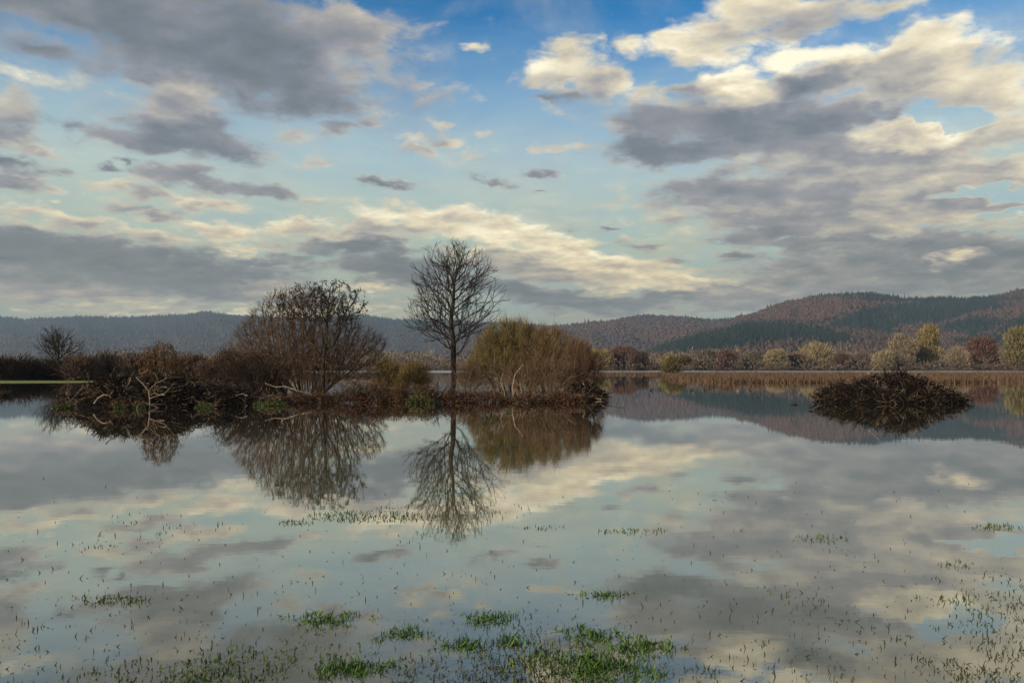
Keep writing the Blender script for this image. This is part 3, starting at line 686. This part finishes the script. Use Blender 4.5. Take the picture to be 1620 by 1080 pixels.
bare_tree('leafless_thicket', 'broad many-stemmed leafless thicket on the left of the islet', 'bush', (X(485, D), D, 0), P0, par0, A, .20, 1.8, .215, 130, .0085, .060,
          (brown_bark, twig_brown), twigs=5, tl=.42, tw=.016, seed=85, limb_r=.05, trop=(0, 0, .14), twig_up=1.0, n=2.6)
# little tree with clustered seed heads rising out of it
D = 47; s = D / F
cxE = X(512, D)
A = np.concatenate([ellipsoid(750, (X(522, D) - cxE, 0, Z(482, D)), (60 * s, 52 * s, 40 * s), 86, zmin=-.8, power=.5), ellipsoid(260, (X(466, D) - cxE, 0, Z(486, D)), (32 * s, 26 * s, 28 * s), 87, power=.5)])
r0s = [(0, 0, 0), (.02, 0, .5), (0, 0, 1.0), (-.03, 0, 1.5), (0, 0, 2.0), (.05, 0, 2.5), (.12, .02, 3.0), (.2, 0, 3.5),
       (-.25, .05, 2.4), (-.5, .1, 2.8), (-.8, .1, 3.2), (-1.05, .05, 3.6), (.3, -.1, 2.4), (.55, -.15, 2.8), (.75, -.15, 3.25)]
tE, PE, radE = bare_tree('seedhead_tree', 'small tree with dark seed clusters topping the leafless thicket', 'tree', (X(512, D), D, 0), r0s, [-1, 0, 1, 2, 3, 4, 5, 6, 4, 8, 9, 10, 4, 12, 13], A, .16, 1.5, .22, 90, .012, .095,
          (bark, twigm), twigs=1, tl=.2, seed=88, limb_r=.03, n=2.3, trop=(0, 0, .3), inert=.8)
end = (radE < .013) & (PE[:, 2] > 3.6)
r_ = np.random.default_rng(89); ends = PE[end]; idx = r_.integers(0, len(ends), 2600)
V, Fc = leaf_quads(ends[idx] + r_.normal(size=(2600, 3)) * .07 + [0, 0, .05], .065, 90)
mesh_obj('seed_clusters', V, Fc, twigm, tE, kind='stuff')

# arching dark tangle at its left foot
def arcs(name, label, loc, n, R0, H, Lh, rad, mat, seed, twm=None, dirx=0.0, group=None, sub=5, cat='bush', tl=.25):
    r = np.random.default_rng(seed); t_ = thing(name, label, cat, loc, group); tb = Tubes(); PP = []; DD = []
    for i in range(n):
        a = r.uniform(0, 2 * pi); b0 = np.array([math.cos(a), math.sin(a) * .6, 0]) * R0 * math.sqrt(r.uniform()); b0[2] = -.05
        d = np.array([r.normal() + dirx, r.normal() * .7]); d /= np.linalg.norm(d) + 1e-6
        ln = Lh * r.uniform(.5, 1.2); hh = H * r.uniform(.5, 1.1); k = 9; tt = np.linspace(0, r.uniform(.6, 1.0), k)
        Q = b0 + np.stack([d[0] * ln * tt, d[1] * ln * tt, hh * np.sin(tt * pi * .8)], 1) + np.cumsum(r.normal(size=(k, 3)) * .03 * ln / 1.5, 0)
        Q[:, 2] = np.maximum(Q[:, 2], -.05)
        tb.add(Q, np.linspace(1, .3, k) * rad * r.uniform(.5, 1.2), 4)
        for j in range(sub):
            q = r.integers(2, k); PP.append(Q[q]); DD.append(np.array([d[0] * .6 + r.normal() * .6, d[1] + r.normal() * .6, r.uniform(.2, 1)]))
    tb.build('stems', mat, t_, 'stuff')
    if PP:
        V, Fc = blades(np.array(PP), np.array(DD), r.uniform(.5, 1.3, len(PP)) * tl, .018, .3, seed)
        mesh_obj('twigs', V, Fc, twm or twigm, t_, kind='stuff')
    return t_
D = 42; arcs('arching_bush', 'dark arching tangle of stems at the left foot of the big thicket', (X(408, D), D, .1), 260, 1.6, 2.2, 2.0, .022, twigm, 91, sub=8, dirx=-.3)

# ------------------------------------------------------------------ golden and brown willow thickets (right)
def willow(name, label, px, py, wp, D, zt, dep, mats, seed, ns=26, na=1500, hair=9000, hl=.55, hw=.013, hairmat=None, br=1.0):
    hair = int(hair * 1.15); hl = hl * .7; hw = hw * .8
    s = D / F; A_ = dome(na, 0, wp / 2 * s * .92, zt * .95, seed, D, dep=dep, zb=.5, power=.42)
    P0, par0 = shrub_roots(ns, wp / 2 * s * .42, seed + 1, .35)
    t_, P_, rad_ = bare_tree(name, label, 'bush', (X(px, D), D, 0), P0, par0, A_, .25, 1.8, .32, 90, .010, .055, (mats[0], mats[1]), twigs=2, tl=.4, tw=.014, seed=seed + 2, limb_r=.04, trop=(0, 0, .2), n=2.6, max_limbs=30)
    r = np.random.default_rng(seed + 3); c = np.where(rad_ < .022)[0]; c = c[P_[c][:, 2] > zt * .25]; idx = r.choice(c, hair)
    Dd = P_[idx] * [1 * br, 1 * br, .8] + [0, 0, .6]; Dd /= np.linalg.norm(Dd, axis=1, keepdims=True)
    Dd = Dd + r.normal(size=Dd.shape) * .55
    V, Fc = blades(P_[idx] + r.normal(size=(hair, 3)) * .12, Dd, r.uniform(.5, 1.3, hair) * hl, hw, .1, seed)
    c2 = np.where((rad_ < .02) & (P_[:, 2] > zt * .45))[0]; i2 = r.choice(c2, hair // 7); D2 = P_[i2] * [1, 1, .8] + [0, 0, 1.2]; D2 /= np.linalg.norm(D2, axis=1, keepdims=True)
    V2, F2 = blades(P_[i2], D2 + r.normal(size=D2.shape) * .22, r.uniform(.5, 1.4, len(i2)) * .75, .011, .1, seed + 9)
    mesh_obj('long_shoots', V2, F2, mats[1], t_, kind='stuff')
    mesh_obj('young_shoots', V, Fc, hairmat or mats[1], t_, kind='stuff')
    return t_
m_stem = material('willow_stem', [(.06, .044, .027), (.13, .098, .06), (.22, .17, .11)], .9, 4)
willow('golden_willow_bush', 'golden green willow bush beside the tall bare tree', 812, 500, 158, 47, Z(503, 47), .8, (m_stem, twig_gold), 301, hair=17000, hw=.02)
willow('tan_willow_bush', 'tan brown willow bush right of the golden green one', 866, 512, 146, 46.2, Z(517, 46.2), .8, (m_stem, twig_tan), 311, hair=14000, hw=.018)
willow('brown_willow_bush', 'low brown willow bush at the right end of the islet', 918, 540, 76, 43, Z(542, 43), .8, (m_stem, twig_brown), 321, ns=16, na=700, hair=5500, hw=.016)
willow('low_willow_bush', 'bare stemmed low willow bush in front of the tan one', 850, 560, 150, 40.5, Z(560, 40.5), .5, (m_stem, twig_brown), 331, ns=34, na=900, hair=2500, hw=.013)
willow('low_willow_bush', 'bare stemmed low bush at the foot of the tall bare tree', 745, 560, 60, 46, Z(575, 46), .8, (m_stem, twig_brown), 341, ns=14, na=350, hair=1500, hw=.013)
crown_tree('rounded_bush', 'yellow-brown rounded bush in the gap between the thicket and the tall tree', 'bush', X(615, 60), 60, Z(571, 60), 62 / F * 60, 'ochre', 'rounded bushes in the gap', 351, n=5000, ls=.16, z0=0, bl=.35)
crown_tree('rounded_bush', 'olive rounded bush just left of the tall tree trunk', 'bush', X(655, 58), 58, Z(575, 58), 58 / F * 58, 'ochre', 'rounded bushes in the gap', 352, n=5000, ls=.16, z0=0, bl=.35)

# russet shrub on the left pile
D = 36; A = dome(900, 0, 34 * D / F, Z(541, D), 401, D, zb=.8)
P0, par0 = shrub_roots(12, .5, 402, .3)
tR, PR, rR = bare_tree('russet_shrub', 'round russet shrub standing up behind the pale root pile', 'bush', (X(255, D), D, .1), P0, par0, A, .15, 1.2, .2, 60, .008, .04, (bark, twig_brown), twigs=3, tl=.28, tw=.014, seed=403, limb_r=.03)
idx = np.random.default_rng(5).integers(0, len(PR), 4200); V, Fc = leaf_quads(PR[idx] + np.random.default_rng(6).normal(size=(4200, 3)) * .09, .045, 404)
m_leafbrown = material('withered_leaves', [(.06, .03, .012), (.12, .06, .022), (.16, .09, .035)], .9, 3, True)
mesh_obj('withered_leaves', V, Fc, m_leafbrown, tR, kind='stuff')

# ------------------------------------------------------------------ brush piles
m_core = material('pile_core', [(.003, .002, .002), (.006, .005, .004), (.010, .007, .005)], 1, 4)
m_stick = material('sticks', [(.002, .0015, .001), (.004, .003, .002), (.012, .008, .005), (.24, .17, .115)], .9, 2, True)
def pile(name, label, cx, D, wm, hm, dm, seed, nst, nbig, pale, group='brush piles in the flood'):
    r = np.random.default_rng(seed); t_ = thing(name, label, 'brush pile', (cx, D, 0), group)
    nu, nv = 44, 16; a = np.linspace(0, 2 * pi, nu); q = np.linspace(0, 1, nv); A_, Q_ = np.meshgrid(a, q, indexing='ij')
    def hz(x, y):
        rr = np.sqrt((x / (wm / 2)) ** 2 + (y / (dm / 2)) ** 2)
        return hm * np.clip(1 - rr ** 1.7, 0, 1) * (.80 + .13 * np.sin(x * 2.1 + seed) + .10 * np.sin(x * 5.3 + y * 4 + seed))
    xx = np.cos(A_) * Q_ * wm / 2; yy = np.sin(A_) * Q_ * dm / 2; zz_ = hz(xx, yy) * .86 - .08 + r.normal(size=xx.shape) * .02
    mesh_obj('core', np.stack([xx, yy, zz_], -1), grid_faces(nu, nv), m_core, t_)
    def stick(L_, rad, up=.35, crook=.12):
        a_ = r.uniform(0, 2 * pi); q_ = math.sqrt(r.uniform(0, 1)) * .97; x, y = math.cos(a_) * q_ * wm / 2, math.sin(a_) * q_ * dm / 2
        d = np.array([r.normal(), r.normal() * .7, r.normal() * up + .1]); d /= np.linalg.norm(d); k = 6
        Q = np.zeros((k, 3)); 
        for j in range(1, k): Q[j] = Q[j - 1] + d * L_ / (k - 1); d = d + r.normal(size=3) * crook; d[2] -= .04; d /= np.linalg.norm(d)
        Q -= Q[k // 2]; Q += [x, y, hz(x, y) + rad + r.uniform(-.05, .06)]
        hq = hz(Q[:, 0], Q[:, 1]); Q[:, 2] = np.maximum(Q[:, 2], hq * .85 - .05)
        Q[:, 2] = np.minimum(Q[:, 2], hq + .28 + .15 * hm)
        return Q
    tb = Tubes()
    for i in range(nst):
        L_ = r.uniform(.25, .95); Q = stick(L_, .01, .8, .22); tb.add(Q, np.linspace(1, .45, 6) * r.uniform(.006, .020), 4)
    tb.build('sticks', m_stick, t_, 'stuff')
    for i in range(nbig):
        L_ = r.uniform(.7, 1.9); Q = stick(L_, .03, .5, .28); b_ = Tubes(); rd = r.uniform(.012, .026)
        b_.add(Q, np.linspace(1, .4, 6) * rd, 6)
        for j in range(2):
            q = Q[r.integers(2, 5)]; d = r.normal(size=3) * [1, .6, .6] + [0, 0, .3]; d /= np.linalg.norm(d)
            b_.add(np.stack([q, q + d * L_ * .18 + r.normal(size=3) * .02, q + d * L_ * .38 + r.normal(size=3) * .05]), [rd * .6, rd * .42, rd * .2], 5)
        b_.build('branch', bark_pale if r.uniform() < pale else m_stick, t_)
    return t_, hz
s = 33.5 / F
pile('root_pile', 'long pile of pale tangled roots and branches at the left of the islet', X(225, 33.5), 33.5, 250 * s, 1.5, 3.6, 501, 3800, 130, .38)
pile('stick_pile', 'low dark brush heap between the root pile and the thicket', X(335, 34), 34, 150 * 34 / F, .95, 3.0, 502, 1500, 30, .3)
pile('stick_mound', 'isolated domed mound of dark sticks in the water at right', X(1405, 37), 37, 234 * 37 / F, 1.30, 4.6, 503, 5200, 80, .12)
pile('brush_heap', 'small dark brush heap at the right tip of the islet', X(925, 40), 40, 70 * 40 / F, .8, 2.2, 504, 900, 18, .4)
# one stick standing from the mound's top
def single_branch(name, label, pts, rad, mat, cat='branch', sides=6, subs=()):
    b_ = Tubes(); P_ = np.array(pts, float); b_.add(P_, np.linspace(1, .45, len(P_)) * rad, sides)
    for sp_ in subs: b_.add(np.array(sp_, float), np.linspace(.6, .25, len(sp_)) * rad, 5)
    return tag(b_.build(name, mat), label, cat)
def wp(px, py, D): return (X(px, D), D, Z(py, D))
single_branch('fallen_branch', 'long pale branch lying below the big thicket trunk', [wp(508, 632, 36), wp(490, 622, 36), wp(472, 618, 36.2), wp(452, 611, 36.4), wp(436, 612, 36.5), wp(420, 606, 37)], .032, bark_pale)
single_branch('dead_trunk', 'pale forked dead stem standing in front of the root pile', [wp(238, 646, 31.2), wp(238, 632, 31.2), wp(236, 618, 31.2), wp(226, 606, 31.2), wp(216, 597, 31.3)], .032, bark_pale, subs=[[wp(236, 618, 31.2), wp(247, 606, 31.2), wp(262, 600, 31)], [wp(238, 630, 31.2), wp(262, 622, 31), wp(278, 604, 31)]])
single_branch('bent_root', 'thick pale bent root arching at the water edge of the root pile', [wp(150, 638, 30.8), wp(156, 630, 30.8), wp(165, 624, 30.8), wp(174, 625, 30.8), wp(177, 629, 30.8)], .032, bark_pale)
single_branch('upright_stick', 'pale stick poking up from the top of the isolated mound', [wp(1372, 592, 37), wp(1381, 584, 37), wp(1391, 574, 37)], .04, bark_pale)
single_branch('pale_stem', 'pale leaning stem in front of the tan willow bush', [wp(812, 634, 39), wp(811, 612, 39), wp(815, 592, 39), wp(828, 576, 39)], .04, bark_pale)
single_branch('pale_stem', 'short pale crooked stem below the golden green willow bush', [wp(799, 634, 39), wp(798, 618, 39), wp(792, 604, 39), wp(796, 590, 39)], .035, bark_pale)
single_branch('floating_branch', 'thin dark branch floating left of the isolated mound', [(X(1278, 29), 29, .01), (X(1290, 29), 29.1, .03), (X(1302, 29), 28.9, .01), (X(1316, 29), 29.2, .04)], .02, bark)
single_branch('floating_log', 'short dark log floating off the left tip of the isolated mound', [(X(1250, 34), 34, .0), (X(1256, 34), 34, .04), (X(1262, 34), 34.1, .0)], .05, bark)
for i, (px, D) in enumerate([(1028, 56), (1043, 57), (1092, 55), (1113, 56), (1184, 58)]):
    single_branch('driftwood', ['dark bit of driftwood farthest left below the lone golden bush', 'dark bit of driftwood second from left below the lone golden bush', 'small driftwood stub right of the lone golden bush reflection', 'small driftwood stub in the middle of the dark reflection', 'driftwood stub farthest right in the dark reflection'][i],
                  [(X(px, D), D, -.03), (X(px + 2, D), D, .10), (X(px + 4, D), D, .06)], .05, bark, group if False else 'driftwood')
pile('brush_raft', 'flat dark clump of brush floating at the left edge of the picture', X(0, 44), 44, 22 * 44 / F, .2, .6, 505, 90, 2, .1)

# ------------------------------------------------------------------ brambles and weeds along the islet front
m_bram = material('bramble_leaves', [(.010, .005, .003), (.035, .014, .008), (.12, .05, .025), (.05, .05, .015)], .7, 3, True)
m_weed = material('weed_leaves', [(.03, .045, .012), (.05, .08, .018), (.09, .12, .03), (.05, .035, .015)], .6, 3, True)
def leafy(name, label, px, D, wpx, top, seed, mat, n=1400, ls=.05, group=None, stems=60):
    w = wpx / F * D; h = Z(top, D); r = np.random.default_rng(seed); t_ = arcs(name, label, (X(px, D), D, 0), stems, w * .45, h * .9, w * .45, .012, twigm, seed, twm=twig_brown, group=group, sub=5, cat='bush' if mat is m_bram else 'plant')
    p = ellipsoid(n, (0, 0, 0), (w / 2, w * .35, h), seed, zmin=.02, shell=.35, power=.6)
    p[:, 2] *= .8 + .25 * np.sin(p[:, 0] * 5 + seed); V, Fc = leaf_quads(p, ls, seed); mesh_obj('leaves', V, Fc, mat, t_, kind='stuff'); return t_
for i, (px, wpx, top, lb) in enumerate([(300, 80, 607, 'dark bramble patch left of the arching tangle'), (352, 80, 603, 'dark bramble patch right beside the arching tangle'), (555, 60, 603, 'red-brown bramble bush right of the thicket trunk'),
        (592, 62, 601, 'red-brown bramble bush below the yellow-brown rounded bush'), (632, 60, 606, 'red-brown bramble bush below the olive rounded bush'), (683, 56, 603, 'red-brown bramble bush left of the tall tree trunk'), (722, 50, 612, 'low bramble at the waterline under the tall tree'), (445, 80, 622, 'low dark bramble behind the bright green leafy weed'), (500, 70, 616, 'dark bramble at the base of the thicket trunks'), (775, 70, 618, 'low dark bramble at the foot of the golden green willow bush'), (835, 80, 620, 'low dark bramble at the foot of the tan willow bush'), (890, 70, 618, 'low dark bramble beside the small brush heap at the islet tip'), (140, 90, 626, 'low dark bramble at the left end of the root pile')]):
    leafy('bramble_bush', lb, px, 36.3, wpx * 1.15, top, 520 + i, m_bram, 1300, .045, 'brambles along the islet')
for i, (px, D, wpx, top, lb) in enumerate([(428, 33.4, 60, 628, 'bright green leafy weed at the foot of the thicket'), (398, 34, 36, 634, 'small green weed left of the bright green leafy one'), (665, 35.6, 50, 616, 'dark green leafy clump at the waterline left of the tall tree'),
        (192, 30.9, 26, 634, 'little green weed at the foot of the root pile'), (222, 30.9, 20, 636, 'little green weed beside the pale dead stem'), (100, 31.3, 34, 634, 'green weed at the far left tip of the islet'), (325, 31.6, 34, 634, 'green weed in front of the dark brush heap')]):
    leafy('leafy_weed', lb, px, D, wpx, top, 540 + i, m_weed, int(9 * wpx), .04, 'green weeds on the islet edge', stems=14)

# ------------------------------------------------------------------ drowned grass in the foreground
m_grass = material('drowned_grass', [(.008, .018, .004), (.020, .048, .007), (.05, .095, .014), (.13, .15, .025)], .6, 5, True, spec=.3)
m_tus = material('lush_grass', [(.008, .022, .005), (.026, .070, .010), (.055, .125, .018), (.14, .18, .03)], .6, 5, True, spec=.3)
m_straw = material('drowned_straw', [(.010, .014, .005), (.028, .036, .010), (.08, .065, .025)], .8, 5, True)
def gd(px, py): D_ = CH * F / (py - HZ); return X(px, D_), D_
def field(n, seed, fn, mat, hmin, hmax, wd, label, lean=.7):
    r = np.random.default_rng(seed); px = r.uniform(-300, 1900, n); py = HZ + CH * F / (1 / r.uniform(1 / 32, 1 / 3.4, n))
    D_ = CH * F / (py - HZ); x = X(px, D_); k = r.uniform(size=n) < fn(px, py, x, D_)
    x, D_ = x[k], D_[k]; m = len(x); P_ = np.stack([x, D_, np.full(m, -.01)], 1); Dd = r.normal(size=(m, 3)) * lean + [0, 0, 1]; Dd[:, 2] = abs(Dd[:, 2])
    V, Fc = blades(P_, Dd, r.uniform(hmin, hmax, m), wd * (1 + D_ * .05), .22, seed)
    return tag(mesh_obj('grass', V, Fc, mat, None, False, 'stuff'), label, 'grass')
def clumpy(x, y, seed):
    r = np.random.default_rng(seed); s_ = 0
    for o in range(7):
        a = r.uniform(0, 6.28); f = 1.1 * 1.7 ** o; s_ = s_ + np.sin((x * math.cos(a) + y * math.sin(a)) * f + r.uniform(0, 6.28) + s_ * .8) * .8 ** o
    return s_
def fn1(px, py, x, D_):
    c = clumpy(x, D_, 5); base = np.clip((py - 740) / 280, 0, 1) ** 1.4; return np.clip(.04 + .20 * (c > 1.0) + .32 * (c > 2.0), 0, 1) * base * (1 + .5 * np.clip((py - 980) / 100, 0, 1))
def fn2(px, py, x, D_):
    c = clumpy(x, D_, 9); e = np.abs((px - 620) / 520) ** 3 + ((py - 1085) / 75) ** 2
    return np.clip(1.15 - e, 0, 1) * np.clip((c + .5) * .35, 0.03, 1)
def fn3(px, py, x, D_):
    c = clumpy(x, D_, 12); s_ = 0
    for (a, b_, rx, ry) in [(590, 815, 110, 9), (470, 826, 30, 5), (560, 818, 60, 6), (830, 800, 25, 12), (780, 808, 30, 4), (850, 832, 45, 4), (1000, 838, 60, 6), (1295, 850, 45, 8), (1580, 832, 50, 6), (1490, 948, 60, 12), (1510, 890, 30, 8),
                         (1560, 975, 40, 25), (1205, 935, 20, 12), (690, 790, 40, 4), (185, 945, 60, 10), (620, 798, 60, 8)]:
        s_ = np.maximum(s_, np.clip(1.2 - ((px - a) / rx) ** 2 - ((py - b_) / ry) ** 2, 0, 1))
    return s_ * np.clip(.35 + c * .25, .05, 1) + (s_ > .3) * (np.abs(py - 816) < 10) * (px > 440) * (px < 700) * .5
field(300000, 601, fn1, m_straw, .008, .045, .0065, 'sparse drowned grass tips scattered over the near water', 1.3)
field(420000, 602, fn2, m_grass, .010, .038, .008, 'thicker green grass carpet emerging at the bottom of the picture', .9)
field(420000, 603, fn3, m_grass, .012, .045, .008, 'dark grass patches breaking the surface farther out', .8)
# distinct bright tussocks
tus = [(520, 977, 52, 12, 'bright green grass tussock, left one of the near row'), (935, 1000, 40, 12, 'green grass tussock above the big bottom clump'), (1015, 1015, 42, 11, 'green grass tussock right of the big bottom clump'),
       (812, 1011, 30, 8, 'small green grass tussock left of centre in the near row'), (735, 1017, 34, 9, 'loose green grass tussock beside the small one'), (945, 1048, 95, 30, 'largest leafy grass clump at the bottom edge'),
       (955, 938, 34, 5, 'thin grass tuft farther out above the near row'), (775, 975, 40, 10, 'loose tuft between the near row and open water'), (560, 1050, 60, 14, 'scattered tussock at the bottom left of centre'), (640, 998, 36, 8, 'small loose tuft right of the bright left tussock')]
for i, (px, py, rx, ry, lb) in enumerate(tus):
    x0, D0 = gd(px, py); r = np.random.default_rng(700 + i); n = int(rx * ry * 1.0) + 110
    a = r.uniform(0, 2 * pi, n); q = r.uniform(0, 1, n) ** .7 * (1 + .35 * np.sin(a * 3 + i) + .25 * np.sin(a * 7 + 2 * i)) * 1.15; wx_ = rx / F * D0; wy_ = abs(gd(px, py - ry)[1] - D0)
    P_ = np.stack([np.cos(a) * q * wx_, np.sin(a) * q * wy_, np.full(n, -.01)], 1)
    Dd = r.normal(size=(n, 3)) * 1.0 + [0, 0, .2]; Dd[:, 2] = abs(Dd[:, 2])
    V, Fc = blades(P_, Dd, r.uniform(.015, .05, n), .009, .5, 700 + i)
    o = thing('grass_tussock', lb, 'grass tussock', (x0, D0, 0), 'grass tussocks in the near water'); mesh_obj('blades', V, Fc, m_tus, o, kind='stuff')

# ------------------------------------------------------------------ air
mh = bpy.data.materials.new('haze'); mh.use_nodes = True; t = mh.node_tree
for n in list(t.nodes): t.nodes.remove(n)
pv = t.nodes.new('ShaderNodeVolumePrincipled'); pv.inputs['Color'].default_value = (.56, .75, 1.0, 1); pv.inputs['Density'].default_value = 7.5e-5; pv.inputs['Anisotropy'].default_value = 0.1
oo = t.nodes.new('ShaderNodeOutputMaterial'); t.links.new(pv.outputs[0], oo.inputs['Volume'])
x0, x1, y0, y1, z0, z1 = -12500, 12500, -400, 14500, -2.0, 420
V = [(x, y, z) for x in (x0, x1) for y in (y0, y1) for z in (z0, z1)]
Fq = [(0, 1, 3, 2), (4, 6, 7, 5), (0, 4, 5, 1), (2, 3, 7, 6), (0, 2, 6, 4), (1, 5, 7, 3)]
hz_o = mesh_obj('haze', V, np.array(Fq), mh, None, False, 'stuff')
